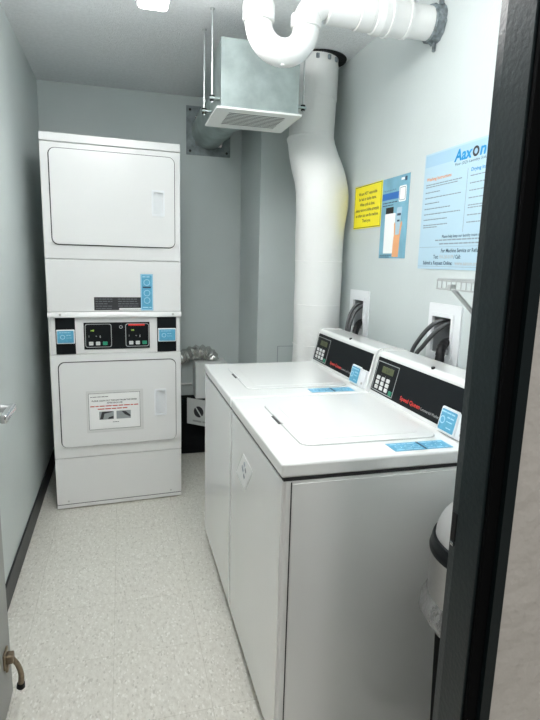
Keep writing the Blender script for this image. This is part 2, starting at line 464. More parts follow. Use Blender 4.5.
# control strip
def dprint(name, m, parent=dry):
    return nb()
b = nb(); box(b, (.172, -.0015, .903), (.512, .006, 1.047), .001)
cp = put('control_panel', b, 'black', dry)
for x0, x1, red in ((.178, .312, False), (.384, .508, True)):
    F2 = frame((0, -.0015, 0), (1, 0, 0), (0, 0, 1), (0, -1, 0))
    b = nb(); ring(b, rr(x0, .913, x1, 1.040, .012, 5), rr(x0 + .003, .916, x1 - .003, 1.037, .010, 5), 0, .0012, F2); cd = put('display_outline', b, 'keyline', cp)
    b = nb(); text(b, '105', F2, h=.009, x=x0 + .030, y=1.000); put('led_digits', b, 'led', cp)
    for k in range(2):
        b = nb(); prism(b, rr(x0 + .018 + .035 * k, .925, x0 + .040 + .035 * k, .944, .003, 3), 0, .004, F2, r=.001); put('button', b, 'key', cp)
    b = nb(); prism(b, rr(x0 + .088, .925, x0 + .112, .944, .003, 3), 0, .004, F2, r=.001); put('start_button', b, 'green', cp)
    for (u, v, s) in ((.018, .968, '1'), (.052, .968, '+'), (.072, .966, '$')):
        b = nb(); text(b, s, F2, h=.012, x=x0 + u, y=v); put('symbol', b, 'lettergrey', cp)
    b = nb()
    greek(b, F2, x0 + .018, .934, .018, .0015, .0046); greek(b, F2, x0 + .055, .934, .02, .0015, .0046)
    put('button_captions', b, 'lettergrey', cp)
    if red:
        b = nb(); prism(b, rr(x0 + .016, 1.028, x1 - .022, 1.037, .001, 2), 0, .0016, F2); put('logo_strip', b, 'red', cp)
b = nb(); ring(b, rr(.352, 1.013, .370, 1.031, .009, 5), rr(.355, 1.016, .367, 1.028, .006, 5), 0, .001, F2); put('coin_mark', b, 'keyline', cp)
for x0, x1 in ((.034, .130), (.553, .657)):
    b = nb(); box(b, (x0, -.001, .880), (x1, .006, 1.073), .001); sp = put('coin_panel', b, 'black', dry)
    b = nb(); box(b, (x0 + .003, -.016, .938), (x1 - .003, 0, 1.012), .004, 3); cr = put('card_reader', b, 'white_plastic', sp)
    F3 = frame((0, -.016, 0), (1, 0, 0), (0, 0, 1), (0, -1, 0))
    b = nb(); prism(b, rr(x0 + .008, .943, x1 - .008, 1.007, .004, 3), 0, .0008, F3); st_ = put('reader_sticker', b, 'blue', cr)
    b = nb(); ring(b, rr(x0 + .022, .962, x0 + .046, .986, .012, 5), rr(x0 + .025, .965, x0 + .043, .983, .009, 5), .0008, .0012, F3)
    greek(b, F3, x0 + .052, .982, .026, .003, .0013); greek(b, F3, x0 + .052, .968, .028, .002, .0013); greek(b, F3, x0 + .018, .996, .055, .003, .0013)
    put('reader_print', b, 'blue_lt', st_)
# labels on the access panel
b = nb(); prism(b, rr(.229, 1.113, .470, 1.182, .001, 2), 0, .0008, FD); bl = put('warning_label', b, 'ink', dry)
b = nb()
for k in range(5):
    z = 1.170 - k * .0125
    greek(b, FD, .236, z, .085 if k != 2 else .06, .0042, .0012, seed=k)
    if k < 4: greek(b, FD, .350, z, .105, .0042, .0012, seed=k + 9)
put('label_print', b, 'ink_dim', bl)
b = nb(); prism(b, rr(.355, 1.115, .470, 1.124, .0005, 2), .0008, .0013, FD); put('label_white_strip', b, 'paper', bl)
b = nb(); prism(b, rr(.468, 1.111, .533, 1.307, .002, 2), 0, .0014, FD); bs = put('instruction_sticker', b, 'blue', dry)
b = nb()
for z in (1.262, 1.205, 1.165):
    ring(b, rr(.484, z - .017, .518, z + .017, .017, 6), rr(.487, z - .014, .515, z + .014, .014, 6), .0014, .0018, FD)
ring(b, rr(.470, 1.113, .531, 1.305, .002, 6), rr(.4735, 1.1165, .5275, 1.3015, .002, 6), .0014, .0017, FD)
greek(b, FD, .478, 1.290, .046, .005, .0019, seed=3); greek(b, FD, .478, 1.124, .046, .006, .0019, seed=5)
put('sticker_print', b, 'blue_lt', bs)
b = nb(); greek(b, FD, .479, 1.232, .044, .008, .0020, word=(5, 6)); put('sticker_bar', b, 'blue_dk', bs)
# notice in a clear sleeve on the lower door
FN = frame((0, -.0155, 0), (1, 0, 0), (0, 0, 1), (0, -1, 0))
b = nb(); prism(b, rr(.170, .440, .470, .676, .004, 3), 0, .0008, FN); nt_ = put('notice_sleeve', b, 'sleeve', ldoor)
b = nb(); prism(b, rr(.182, .457, .452, .662, .001, 2), .0008, .0014, FN); put('notice_paper', b, 'paper', ldoor)
b = nb()
ring(b, rr(.182, .457, .452, .662, .001, 2), rr(.1838, .4588, .4502, .6602, .001, 2), .0014, .0018, FN)
greek(b, FN, .192, .640, .092, .0035, .0018, seed=2)
text(b, 'PLEASE CLEAN OUT THE LINT FROM THE DRYER', FN, w=.236, h=.0085, x=.317, y=.6155, depth=.0018, align='CENTER', bold=.02)
text(b, 'AFTER EACH USE', FN, w=.082, h=.0085, x=.317, y=.6015, depth=.0018, align='CENTER', bold=.02)
greek(b, FN, .306, .494, .03, .003, .0018, seed=8)
put('notice_print', b, 'ink', nt_)
b = nb(); greek(b, FN, .190, .586, .252, .0055, .0018, seed=11); greek(b, FN, .228, .570, .155, .0055, .0018, seed=12); put('notice_red_print', b, 'ink_red', nt_)
for x0 in (.235, .325):
    b = nb(); prism(b, [(x0, .512), (x0 + .076, .512), (x0 + .076, .558), (x0, .558)], .0014, .0018, FN); put('notice_photo', b, 'recess', nt_)
b = nb()
prism(b, [(.238, .514), (.255, .514), (.262, .545), (.300, .552), (.307, .557), (.250, .557)], .0018, .0021, FN)
put('notice_photo_dark', b, 'ink', nt_); b = nb()
prism(b, [(.280, .514), (.309, .516), (.309, .530), (.285, .524)], .0018, .0021, FN)
put('notice_photo_dark', b, 'ink', nt_); b = nb()
prism(b, [(.352, .556), (.370, .535), (.399, .520), (.399, .530), (.375, .552)], .0018, .0021, FN)
put('notice_photo_dark', b, 'ink', nt_)

# ------------------------------------------------------------------ top-load washers
WX, WY, WP, WW, WD, WH = .3741, 1.1800, .6530, .6425, .705, .9005
def make_washer(label):
    t = thing('washing_machine', label, 'washing machine', (WX, WY, 0), 0, 'top-load washers')
    b = nb()
    box(b, (.004, 0, .035), (WD, WW, .858), .010, 3)
    # pressed side panels with a front flange
    box(b, (.026, -.0018, .050), (WD - .02, .01, .846), .0015, 1)
    box(b, (.026, WW - .01, .050), (WD - .02, WW + .0018, .846), .0015, 1)
    put('cabinet', b, 'enamel', t)
    b = nb(); box(b, (.002, -.0006, .8545), (WD - .004, WW + .0006, .8612)); put('top_seam', b, 'seam', t)
    for y0 in (-.0012, WW - .001):
        b = nb(); box(b, (.0215, y0, .050), (.0245, y0 + .0022, .850)); put('side_seam', b, 'seam', t)
    b = nb(); box(b, (0, .006, .055), (.012, WW - .006, .853), .004, 3); put('front_panel', b, 'enamel', t)
    b = nb(); box(b, (.03, .02, .004), (.66, WW - .02, .036)); put('toe_kick', b, 'seam', t)
    for x in (.05, .64):
        for y in (.05, WW - .05):
            b = nb(); tube(b, [(x, y, 0), (x, y, .012)], .022, 14); tube(b, [(x, y, .012), (x, y, .04)], .008, 10); put('foot', b, 'blackrub', t)
    b = nb(); box(b, (-.003, 0, .861), (WD + .003, WW, WH), .008, 4); top = put('top_panel', b, 'enamel_top', t)
    # lid: a shallow raised plate in a fine groove
    FT = frame((0, 0, WH), (1, 0, 0), (0, 1, 0), (0, 0, 1))
    b = nb(); prism(b, rr(.086, .108, .510, .538, .034, 8), -.001, .0006, FT); put('lid_gap', b, 'recess', top)
    b = nb(); prism(b, rr(.088, .110, .508, .536, .032, 8), -.001, .0036, FT, r=.0028)
    prism(b, rr(.128, .150, .470, .496, .025, 8), .0030, .0046, FT, r=.0012)
    lid = put('lid', b, 'enamel_top', t)
    b = nb(); box(b, (.080, .315, WH - .001), (.0875, .400, WH + .0012), .0005); put('lid_finger_slot', b, 'seam', top)
    b = nb(); box(b, (.0865, .305, WH + .0005), (.095, .410, WH + .0075), .003, 3); put('lid_lip', b, 'enamel_top', lid)
    # instruction decal in front of the console
    b = nb(); prism(b, rr(.322, .024, .500, .084, .002, 2), 0, .0008, FT); dc = put('instruction_sticker', b, 'blue', t)
    b = nb(); prism(b, [(.414, .026), (.420, .026), (.420, .082), (.414, .082)], .0008, .0014, FT); put('sticker_bar', b, 'blue_dk', dc)
    b = nb()
    for cx in (.345, .375, .400, .440, .470): ring(b, rr(cx - .010, .042, cx + .010, .062, .010, 5), rr(cx - .008, .044, cx + .008, .060, .008, 5), .0008, .0013, FT)
    for k, z in enumerate((.030, .070)): greek(b, FT, .330, z, .078, .004, .0013, seed=k + 4); greek(b, FT, .426, z, .066, .004, .0013, seed=k + 6)
    put('sticker_print', b, 'blue_lt', dc)
    # console
    A = (.546, WH); B = (.583, WH + .161)
    FX = frame((0, .018, 0), (1, 0, 0), (0, 0, 1), (0, -1, 0))
    L_ = .628
    prof = [(A[0], A[1] + .0), (B[0] - .002, B[1] - .012), (B[0] + .004, B[1] - .002), (B[0] + .016, B[1] + .004), (WD - .012, B[1] + .002), (WD, B[1] - .010), (WD, WH)]
    b = nb(); prism(b, prof, -L_ , 0, FX)
    bmesh.ops.translate(b, vec=(0, 0, 0), verts=b.verts)
    con = put('console', b, 'enamel', t, angle=50)
    # raised end caps
    for y in (.014, .018 + L_ - .004):
        b = nb()
        pp = [(A[0] - .004, A[1]), (B[0] - .007, B[1] - .012), (B[0] + .001, B[1] + .001), (B[0] + .014, B[1] + .008), (WD - .010, B[1] + .006), (WD + .002, B[1] - .008), (WD + .002, WH)]
        prism(b, pp, -.009, 0, frame((0, y, 0), (1, 0, 0), (0, 0, 1), (0, -1, 0)))
        put('console_end_cap', b, 'enamel', con, angle=50)
    b = nb(); tube(b, [(B[0] + .014, .30, B[1] - .003), (B[0] + .012, .30, B[1] + .0075)], .0065, 14); put('console_lock', b, 'blackrub', con)
    # slanted face frame: u along -y (from the far end), v up the slope, w out
    e = Vector((B[0] - .002 - A[0], 0, B[1] - .012 - A[1])).normalized(); U = Vector((0, -1, 0)); W = U.cross(e)
    FC = frame((A[0], .660, A[1]), U, e, W)          # u = .660 - y_offset
    def u(y): return .660 - y
    b = nb(); prism(b, rr(u(.640), .014, u(.036), .147, .003, 2), 0, .0016, FC); pn = put('control_panel', b, 'black', con)
    b = nb(); ring(b, rr(u(.634), .019, u(.474), .133, .002, 3), rr(u(.631), .022, u(.477), .130, .002, 3), .0016, .0022, FC); put('keypad_outline', b, 'keyline', pn)
    b = nb(); prism(b, rr(u(.590), .094, u(.505), .118, .002, 2), .0016, .0026, FC); put('display', b, 'lcd', pn)
    b = nb(); text(b, '2.50', FC, h=.013, x=u(.560), y=.099, depth=.0028); put('display_digits', b, 'ink', pn)
    for i in range(3):
        for j in range(3):
            b = nb(); xx = u(.612 - i * .037); yy = .028 + j * .018
            prism(b, rr(xx, yy, xx + .022, yy + .014, .002, 2), .0016, .0046, FC, r=.0008); put('key', b, 'key', pn)
    b = nb(); prism(b, rr(u(.503), .024, u(.482), .040, .003, 3), .0016, .0046, FC, r=.0008); put('start_key', b, 'green', pn)
    b = nb(); text(b, 'Speed Queen', FC, w=.128, h=.0150, x=u(.420), y=.030, depth=.0020, bold=.018); put('brand_lettering', b, 'red', pn)
    b = nb(); text(b, 'Commercial Washer', FC, w=.108, h=.0100, x=u(.288), y=.030, depth=.0020)
    put('model_lettering', b, 'lettergrey', pn)
    b = nb()
    for k in range(3): text(b, '+$1'[k], FC, h=.006, x=u(.590 - k * .034), y=.081, depth=.0020)
    put('key_symbols', b, 'lettergrey', pn)
    # card reader with blue sticker, then the white coin box beside it
    b = nb(); prism(b, rr(u(.158), .002, u(.034), .074, .006, 4), .0, .012, FC, r=.004); cr = put('card_reader', b, 'white_plastic', con)
    b = nb(); prism(b, rr(u(.160), .003, u(.074), .080, .006, 4), .012, .017, FC, r=.003); rf = put('reader_face', b, 'white_plastic', cr)
    b = nb(); prism(b, rr(u(.154), .010, u(.080), .073, .004, 4), .017, .0176, FC); sk = put('reader_sticker', b, 'blue', rf)
    b = nb(); ring(b, rr(u(.153), .028, u(.129), .052, .012, 5), rr(u(.150), .031, u(.132), .049, .009, 5), .0176, .0181, FC)
    greek(b, FC, u(.121), .050, .032, .004, .0182, seed=1); greek(b, FC, u(.121), .038, .030, .003, .0182, seed=2); greek(b, FC, u(.156), .063, .066, .004, .0182, seed=4); greek(b, FC, u(.116), .020, .028, .003, .0182, seed=3)
    put('reader_print', b, 'blue_lt', sk)
    b = nb(); disc(b, (u(.050), .020), .005, .012, .014, FC, 14); put('coin_box_lock', b, 'steel', cr)
    return t
def copy_tree(o, parent=None):
    c = o.copy(); COL.objects.link(c)
    if parent is not None: c.parent = parent
    for ch in list(o.children): copy_tree(ch, c)
    return c
w1 = make_washer('nearer white top-load washer, by the doorway, with a diamond-shaped paper tag on its front')
w2 = copy_tree(w1); w2.location = (WX, WY + WP, 0)
w2['label'] = 'farther white top-load washer, beside the wrapped vertical duct, no tag on its front'
# diamond tag on the nearer washer front
b = nb()
FG = frame((-.0005, 0, 0), (0, -1, 0), (0, 0, 1), (-1, 0, 0))
def g(y, z): return (-(y - WY), z)
prism(b, [g(1.620, .765), g(1.722, .660), g(1.590, .660 - .012), g(1.487, .757)][::1], 0, .0008, FG)
dt = put('paper_tag', b, 'paper', w1)
b = nb()
ang = math.atan2(-.105, .102)
G2 = FG @ Matrix.Translation((-(1.600 - WY), .712, 0)) @ Matrix.Rotation(math.radians(-42), 4, 'Z')
greek(b, G2, -.022, .014, .045, .010, .0014, seed=3, word=(1.2, 2.2)); greek(b, G2, -.028, -.022, .05, .012, .0014, seed=5, word=(1.2, 2.2))
put('tag_print', b, 'blue_dk', dt)

# ------------------------------------------------------------------ washer outlet boxes and hoses
for k, (o, pl, lab) in enumerate(((OP[0], (1.657, 1.868, 1.030, 1.250), 'white recessed washer outlet box on the right wall, the nearer one, under the wire shelf'),
                              (OP[1], (2.414, 2.640, 1.030, 1.258), 'white recessed washer outlet box on the right wall, the farther one, beside the wrapped duct'))):
    t = thing('outlet_box', lab, 'outlet box', (XR, (o[0] + o[1]) / 2, pl[2]), 0, 'washer outlet boxes')
    inv = Matrix.Translation((-XR, -(o[0] + o[1]) / 2, -pl[2]))
    FR = inv @ frame((XR, 0, 0), (0, -1, 0), (0, 0, 1), (-1, 0, 0))
    b = nb(); ring(b, rr(-pl[1], pl[2], -pl[0], pl[3], .005, 4), rr(-o[1], o[2], -o[0], o[3], .005, 4), .0002, .007, FR)
    ring(b, rr(-o[1] - .016, o[2] - .016, -o[0] + .016, o[3] + .016, .006, 4), rr(-o[1], o[2], -o[0], o[3], .005, 4), .007, .011, FR)
    put('face_plate', b, 'white_plastic', t)
    b = nb()
    y0, y1, z0, z1 = o
    for lo, hi in (((XR + .085, y0 + .001, z0 + .001), (XR + .09, y1 - .001, z1 - .001)), ((XR, y0 + .001, z0 + .001), (XR + .085, y0 + .004, z1 - .001)), ((XR, y1 - .004, z0 + .001), (XR + .085, y1 - .001, z1 - .001)),
                   ((XR, y0 + .001, z0 + .001), (XR + .085, y1 - .001, z0 + .004)), ((XR, y0 + .001, z1 - .004), (XR + .085, y1 - .001, z1 - .001))):
        box(b, lo, hi, mt=inv)
    put('recess', b, 'recess', t)
HO = [('supply', [(1.255, 1.775, 1.18), (1.215, 1.770, 1.189), (1.18, 1.785, 1.184), (1.15, 1.806, 1.155), (1.13, 1.838, 1.105), (1.118, 1.868, 1.045), (1.108, 1.885, .93), (1.106, 1.89, .70)], .0085, 'dark grey supply hose arching out of the nearer outlet box, left one of the pair'),
      ('supply', [(1.255, 1.745, 1.17), (1.215, 1.747, 1.180), (1.18, 1.757, 1.168), (1.15, 1.777, 1.132), (1.13, 1.808, 1.082), (1.118, 1.840, 1.035), (1.108, 1.855, .93), (1.106, 1.86, .70)], .0085, 'dark grey supply hose arching out of the nearer outlet box, right one of the pair'),
      ('drain', [(1.250, 1.745, 1.085), (1.212, 1.737, 1.105), (1.172, 1.722, 1.108), (1.142, 1.702, 1.085), (1.128, 1.686, 1.04), (1.118, 1.68, .93), (1.115, 1.68, .60)], .0170, 'thick black drain hose curving down out of the nearer outlet box'),
      ('supply', [(1.255, 2.530, 1.18), (1.215, 2.528, 1.193), (1.18, 2.538, 1.184), (1.15, 2.542, 1.145), (1.13, 2.534, 1.098), (1.118, 2.520, 1.045), (1.108, 2.51, .93), (1.106, 2.50, .70)], .0085, 'dark grey supply hose arching out of the farther outlet box, left one of the pair'),
      ('supply', [(1.255, 2.500, 1.17), (1.215, 2.502, 1.180), (1.18, 2.507, 1.170), (1.15, 2.506, 1.138), (1.13, 2.498, 1.092), (1.118, 2.490, 1.040), (1.108, 2.48, .93), (1.106, 2.47, .70)], .0085, 'dark grey supply hose arching out of the farther outlet box, right one of the pair'),
      ('drain', [(1.250, 2.510, 1.080), (1.212, 2.505, 1.094), (1.172, 2.478, 1.094), (1.142, 2.450, 1.070), (1.128, 2.436, 1.03), (1.118, 2.43, .93), (1.115, 2.43, .60)], .0165, 'thick black drain hose curving down out of the farther outlet box')]
for kind, P, r, lab in HO:
    b = nb(); Q = catmull(P, 8)
    if kind == 'drain': tube(b, Q, [r * (1 + .05 * math.sin(i * 2.1)) for i in range(len(Q))], 16)
    else: tube(b, Q, r, 14)
    tag(put(kind + '_hose', b, 'hose' if kind == 'supply' else 'blackrub'), lab, 'hose', 'washer hoses')

# ------------------------------------------------------------------ posters on the right wall
def wallF(y, z, w=0.): return frame((XR - w, y, z), (0, -1, 0), (0, 0, 1), (-1, 0, 0))
F = wallF(2.655, 1.570); W_, H_ = .303, .211
b = nb(); prism(b, [(0, 0), (W_, 0), (W_, H_), (0, H_)], 0, .003, F)
ps = tag(put('yellow_sign', b, 'yellow'), 'yellow notice sign with black lettering on the right wall beside the white duct', 'sign')
b = nb()
ring(b, [(.003, .003), (W_ - .003, .003), (W_ - .003, H_ - .003), (.003, H_ - .003)], [(.0055, .0055), (W_ - .0055, .0055), (W_ - .0055, H_ - .0055), (.0055, H_ - .0055)], .003, .0034, F)
for i, (s, w) in enumerate((('We are NOT responsible', .205), ('for lost or stolen items.', .195), ('When cycle is done,', .165), ('please remove clothes promptly', .262), ('so others can use the machine.', .252), ('Thank you.', .095))):
    text(b, s, F, w=w, h=.0155, x=W_ / 2, y=H_ - .048 - i * .0265, depth=.0034, align='CENTER', bold=.02)
put('sign_lettering', b, 'ink', ps)

F = wallF(2.345, 1.421); W_, H_ = .242, .358
b = nb(); prism(b, [(0, 0), (W_, 0), (W_, H_), (0, H_)], 0, .003, F)
pp = tag(put('app_poster', b, 'poster2'), 'narrow blue poster picturing a hand holding a phone, beside the yellow sign', 'poster')
b = nb(); prism(b, [(.004, .262), (.165, .262), (.165, .292), (.004, .292)], .003, .0034, F)
put('blue_band', b, 'blue_band', pp)
b = nb()
prism(b, rr(.160, .245, .222, .312, .008, 4), .003, .0036, F)
prism(b, rr(.042, .022, .140, .200, .004, 3), .003, .0036, F)
prism(b, rr(.172, .336, .200, .346, .002, 3), .003, .0036, F)
put('white_panel', b, 'paper', pp)
b = nb()
ring(b, rr(.166, .251, .216, .306, .006, 4), rr(.168, .253, .214, .304, .005, 4), .0036, .0040, F)
text(b, 'Pay with your phone', F, w=.11, h=.008, x=.02, y=.300, depth=.0034)
put('small_print', b, 'blue_dk', pp); b = nb()
greek(b, F, .012, .247, .135, .0045, .0034, seed=21); greek(b, F, .012, .235, .10, .0045, .0034, seed=22)
put('small_print', b, 'blue_dk', pp); b = nb()
greek(b, F, .010, .012, .11, .0035, .0034, seed=23); greek(b, F, .010, .004, .09, .0035, .0034, seed=24)
put('small_print', b, 'blue_dk', pp); b = nb()
prism(b, rr(.204, .330, .222, .348, .003, 3), .003, .0036, F)
put('small_print', b, 'blue_dk', pp)
b = nb(); prism(b, rr(.048, .200, .118, .228, .003, 3), .003, .0040, F); put('machine_panel', b, 'black', pp)
b = nb(); prism(b, [(.130, .006), (.186, .006), (.190, .080), (.196, .120), (.205, .150), (.200, .162), (.186, .150), (.150, .128), (.138, .104), (.134, .080)], .0036, .0042, F)
prism(b, [(.140, .092), (.134, .150), (.140, .160), (.146, .150), (.150, .110)], .0046, .0050, F)
put('printed_hand', b, 'skin', pp)
b = nb(); prism(b, [(p[0] + (p[1] - .16) * .12, p[1]) for p in rr(.146, .104, .190, .222, .006, 4)], .0040, .0046, F); ph = put('printed_phone', b, 'poster', pp)
b = nb(); prism(b, rr(.158, .186, .190, .196, .001, 2), .0046, .005, F); prism(b, rr(.160, .160, .182, .168, .001, 2), .0046, .005, F); put('phone_screen_bar', b, 'blue_dk', ph)

F = wallF(1.987, 1.380); W_, H_ = .572, .446
b = nb(); prism(b, [(0, 0), (W_, 0), (W_, H_), (0, H_)], 0, .003, F)
pa = tag(put('instruction_poster', b, 'poster'), 'large pale blue laundry instruction poster on the right wall beside the dark door frame', 'poster')
b = nb(); prism(b, [(.006, .395), (W_ - .006, .395), (W_ - .006, .440), (.006, .440)], .003, .0034, F); put('header_band', b, 'poster_hd', pa)
b = nb()
text(b, 'Aax', F, w=.106, h=.041, x=.198, y=.390, depth=.0038, bold=.028, shear=.15); put('logo_lettering', b, 'logo_blue', pa); b = nb()
text(b, 'n', F, w=.033, h=.041, x=.345, y=.390, depth=.0038, bold=.028, shear=.15)
put('logo_lettering', b, 'logo_blue', pa)
b = nb(); n_ = 28
def ell(a, c, rx, ry): return [(a + rx * math.cos(2 * PI * k / n_), c + ry * math.sin(2 * PI * k / n_)) for k in range(n_)]
ring(b, ell(.323, .406, .0175, .0175), ell(.323, .406, .0095, .0095), .0034, .0040, F)
text(b, 'Your (SQ) Laundry Solution', F, w=.210, h=.0095, x=.205, y=.374, depth=.0038, shear=.2)
put('logo_tagline', b, 'ink', pa)
b = nb(); text(b, 'Washing Instructions', F, w=.166, h=.0125, x=.022, y=.342, depth=.0034, bold=.02); put('orange_heading', b, 'orange', pa)
b = nb(); text(b, 'Drying Instructions', F, w=.155, h=.0125, x=.306, y=.342, depth=.0034, bold=.02); put('blue_heading', b, 'logo_blue', pa)
b = nb()
z = .325; k = 0
for ws in ((.235, .215), (.10,), (.24,), (.10,), (.175,), (.24,), (.16,), (.165, .10)):
    for w in ws:
        greek(b, F, .020, z, w, .0036, .0034, seed=40 + k); k += 1; z -= .0085
    z -= .0125
put('small_print', b, 'ink_grey', pa); b = nb()
z = .325
for ws in ((.21,), (.19,), (.20,), (.22,), (.21, .16), (.18,), (.19,)):
    for w in ws:
        greek(b, F, .304, z, w, .0036, .0034, seed=70 + k); k += 1; z -= .0085
    z -= .0165
put('small_print', b, 'ink_grey', pa); b = nb()
prism(b, [(.2855, .135), (.2867, .135), (.2867, .355), (.2855, .355)], .003, .0034, F)
put('divider_line', b, 'ink_grey', pa); b = nb()
prism(b, [(.004, .0845), (W_ - .004, .0845), (W_ - .004, .0855), (.004, .0855)], .003, .0034, F)
put('divider_line', b, 'ink_grey', pa); b = nb()
prism(b, [(.004, .010), (W_ - .004, .010), (W_ - .004, .011), (.004, .011)], .003, .0034, F)
put('divider_line', b, 'ink_grey', pa); b = nb()
greek(b, F, .115, .108, .34, .0048, .0034, seed=90); greek(b, F, .145, .094, .28, .0048, .0034, seed=91)
put('small_print', b, 'ink_grey', pa)
b = nb()
text(b, 'Please help keep our laundry room clean', F, w=.248, h=.0105, x=.284, y=.119, depth=.0034, align='CENTER', bold=.02)
put('contact_lettering', b, 'blue_dk', pa); b = nb(); text(b, 'For Machine Service or Refunds', F, w=.250, bold=.02, h=.0145, x=.286, y=.064, depth=.0034, align='CENTER')
text(b, 'Text:', F, w=.034, bold=.02, h=.0145, x=.112, y=.041, depth=.0034); text(b, '/ Call:', F, w=.042, bold=.02, h=.0145, x=.246, y=.041, depth=.0034)
put('contact_lettering', b, 'blue_dk', pa); b = nb(); text(b, 'Submit a Request Online:', F, w=.200, bold=.02, h=.0145, x=.040, y=.0175, depth=.0034)
put('contact_lettering', b, 'blue_dk', pa)
b = nb(); text(b, '954-260-0109', F, w=.090, bold=.02, h=.0145, x=.153, y=.041, depth=.0034); text(b, 'www.aaxon.com', F, w=.145, bold=.02, h=.0145, x=.255, y=.0175, depth=.0034); put('contact_numbers', b, 'lettergrey', pa)

# ------------------------------------------------------------------ wire shelf over the washers
sh = thing('wire_shelf', 'grey wire shelf on a diagonal brace below the large pale poster', 'shelf', (XR, 1.10, 1.355))
inv = Matrix.Translation((-XR, -1.10, -1.355))
SX = .895
for x, z in ((SX, 1.352), (SX + .10, 1.352), (SX + .20, 1.352), (XR - .012, 1.352), (SX, 1.328)):
    b = nb(); tube(b, [(x, .80, z), (x, 1.383, z)], .0026, 8, mt=inv); put('rail', b, 'wire', sh)
y = .81
while y < 1.385:
    b = nb(); tube(b, [(XR - .012, y, 1.3555), (SX, y, 1.3555), (SX - .0008, y, 1.353), (SX - .0008, y, 1.3265)], .0015, 6, mt=inv); y += .0228; put('cross_wire', b, 'wire', sh)
for y in (1.318, .90):
    b = nb(); P0, P1 = Vector((SX + .006, y, 1.334)), Vector((XR - .004, y, 1.070))
    d = (P1 - P0); a = d.normalized(); n = Vector((a.z, 0, -a.x))
    t = nb(); box(t, (0, -.010, -.003), (d.length, .010, .003), .0006, 1)
    merge(b, t, inv @ frame(P0, a, Vector((0, 1, 0)), a.cross(Vector((0, 1, 0)))))
    box(b, (SX - .004, y - .008, 1.3245), (SX + .014, y + .008, 1.342), .003, 2, mt=inv)
    box(b, (XR - .008, y - .012, 1.050), (XR, y + .012, 1.082), .002, 2, mt=inv); put('brace', b, 'wire', sh)

# ------------------------------------------------------------------ hanging extractor fan
fan = thing('ventilation_fan', 'galvanized square extractor fan box with a white grille hanging from the ceiling on rods', 'fan', (.612, 2.60, 2.043))
inv = Matrix.Translation((-.612, -2.60, -2.043))
b = nb(); box(b, (.436, 2.448, 2.050), (.792, 2.756, 2.335), .002, 2, mt=inv)
box(b, (.432, 2.444, 2.0495), (.796, 2.760, 2.062), .001, 1, mt=inv)
put('housing', b, 'galv', fan)
b = nb(); lo, hi = (.414, 2.430), (.806, 2.775)
FZ = inv @ frame((0, 0, 2.043), (1, 0, 0), (0, -1, 0), (0, 0, -1))
o_ = rr(lo[0], -hi[1], hi[0], -lo[1], .006, 4); i_ = rr(.480, -2.715, .745, -2.492, .004, 4)
ring(b, o_, i_, -.008, .0, FZ)
gr = put('grille_frame', b, 'grille_w', fan)
b = nb(); box(b, (.480, 2.492, 2.0455), (.745, 2.715, 2.049), mt=inv); put('grille_shade_sheet', b, 'grille_gap', gr)  # dark sheet colours in the shade between the slats
b = nb()
for k in range(9):
    y = 2.506 + k * .0240
    box(b, (.480, y, 2.0432), (.745, y + .0110, 2.0440), mt=inv)
put('grille_slat', b, 'grille_w', gr)
for (x, y) in ((.402, 2.485), (.400, 2.706), (.826, 2.485), (.826, 2.706)):
    s = 1 if x > .6 else -1
    b = nb(); tube(b, [(x, y, 2.075), (x, y, ZC)], .0042, 10, mt=inv)
    disc(b, (0, 0), .010, 0, .004, inv @ Matrix.Translation((x, y, ZC - .0045)), 12)
    rd = put('hanger_rod', b, 'rod', fan)
    b = nb(); disc(b, (0, 0), .012, 0, .006, inv @ Matrix.Translation((x, y, 2.100)), 6); disc(b, (0, 0), .010, 0, .006, inv @ Matrix.Translation((x, y, 2.082)), 6); put('nut', b, 'blackrub', rd)
    b = nb(); x_in = .792 if s > 0 else .436
    box(b, (min(x_in, x + s * .014), y - .012, 2.090), (max(x_in, x + s * .014), y + .012, 2.098), .001, 1, mt=inv); put('hanger_bracket', b, 'galv', fan)
# short duct from the fan through the back wall, with its square plate
b = nb()
P = catmull([(.600, 2.762, 2.205), (.594, 3.05, 2.215), (.588, 3.45, 2.235), (HC[0], 3.86, HC[1])], 14)
Rr = [.112 + .0025 * (i % 2) + (.006 if i in (14, 15, 28, 29) else 0) for i in range(len(P))]
tube(b, P, Rr, 32)
tag(put('metal_duct', b, 'galv'), 'dull round metal duct running from the hanging fan into the back wall', 'duct')
b = nb()
FB = frame((0, YB, 0), (1, 0, 0), (0, 0, 1), (0, -1, 0))
sq = rr(PX0, PZ0, PX1, PZ1, .004, 7)
cir = []
for (x, y) in sq:
    a = math.atan2(y - HC[1], x - HC[0]); cir.append((HC[0] + .128 * math.cos(a), HC[1] + .128 * math.sin(a)))
ring(b, sq, cir, .0005, .006, FB)
pl = tag(put('wall_plate', b, 'galv_dark', smooth=False), 'square dull metal plate around the round duct high on the back wall', 'plate')
for x in (PX0 + .025, PX1 - .025):
    for z in (PZ0 + .025, PZ1 - .025):
        b = nb(); disc(b, (x, z), .009, .006, .011, FB, 6); put('bolt', b, 'seam', pl)

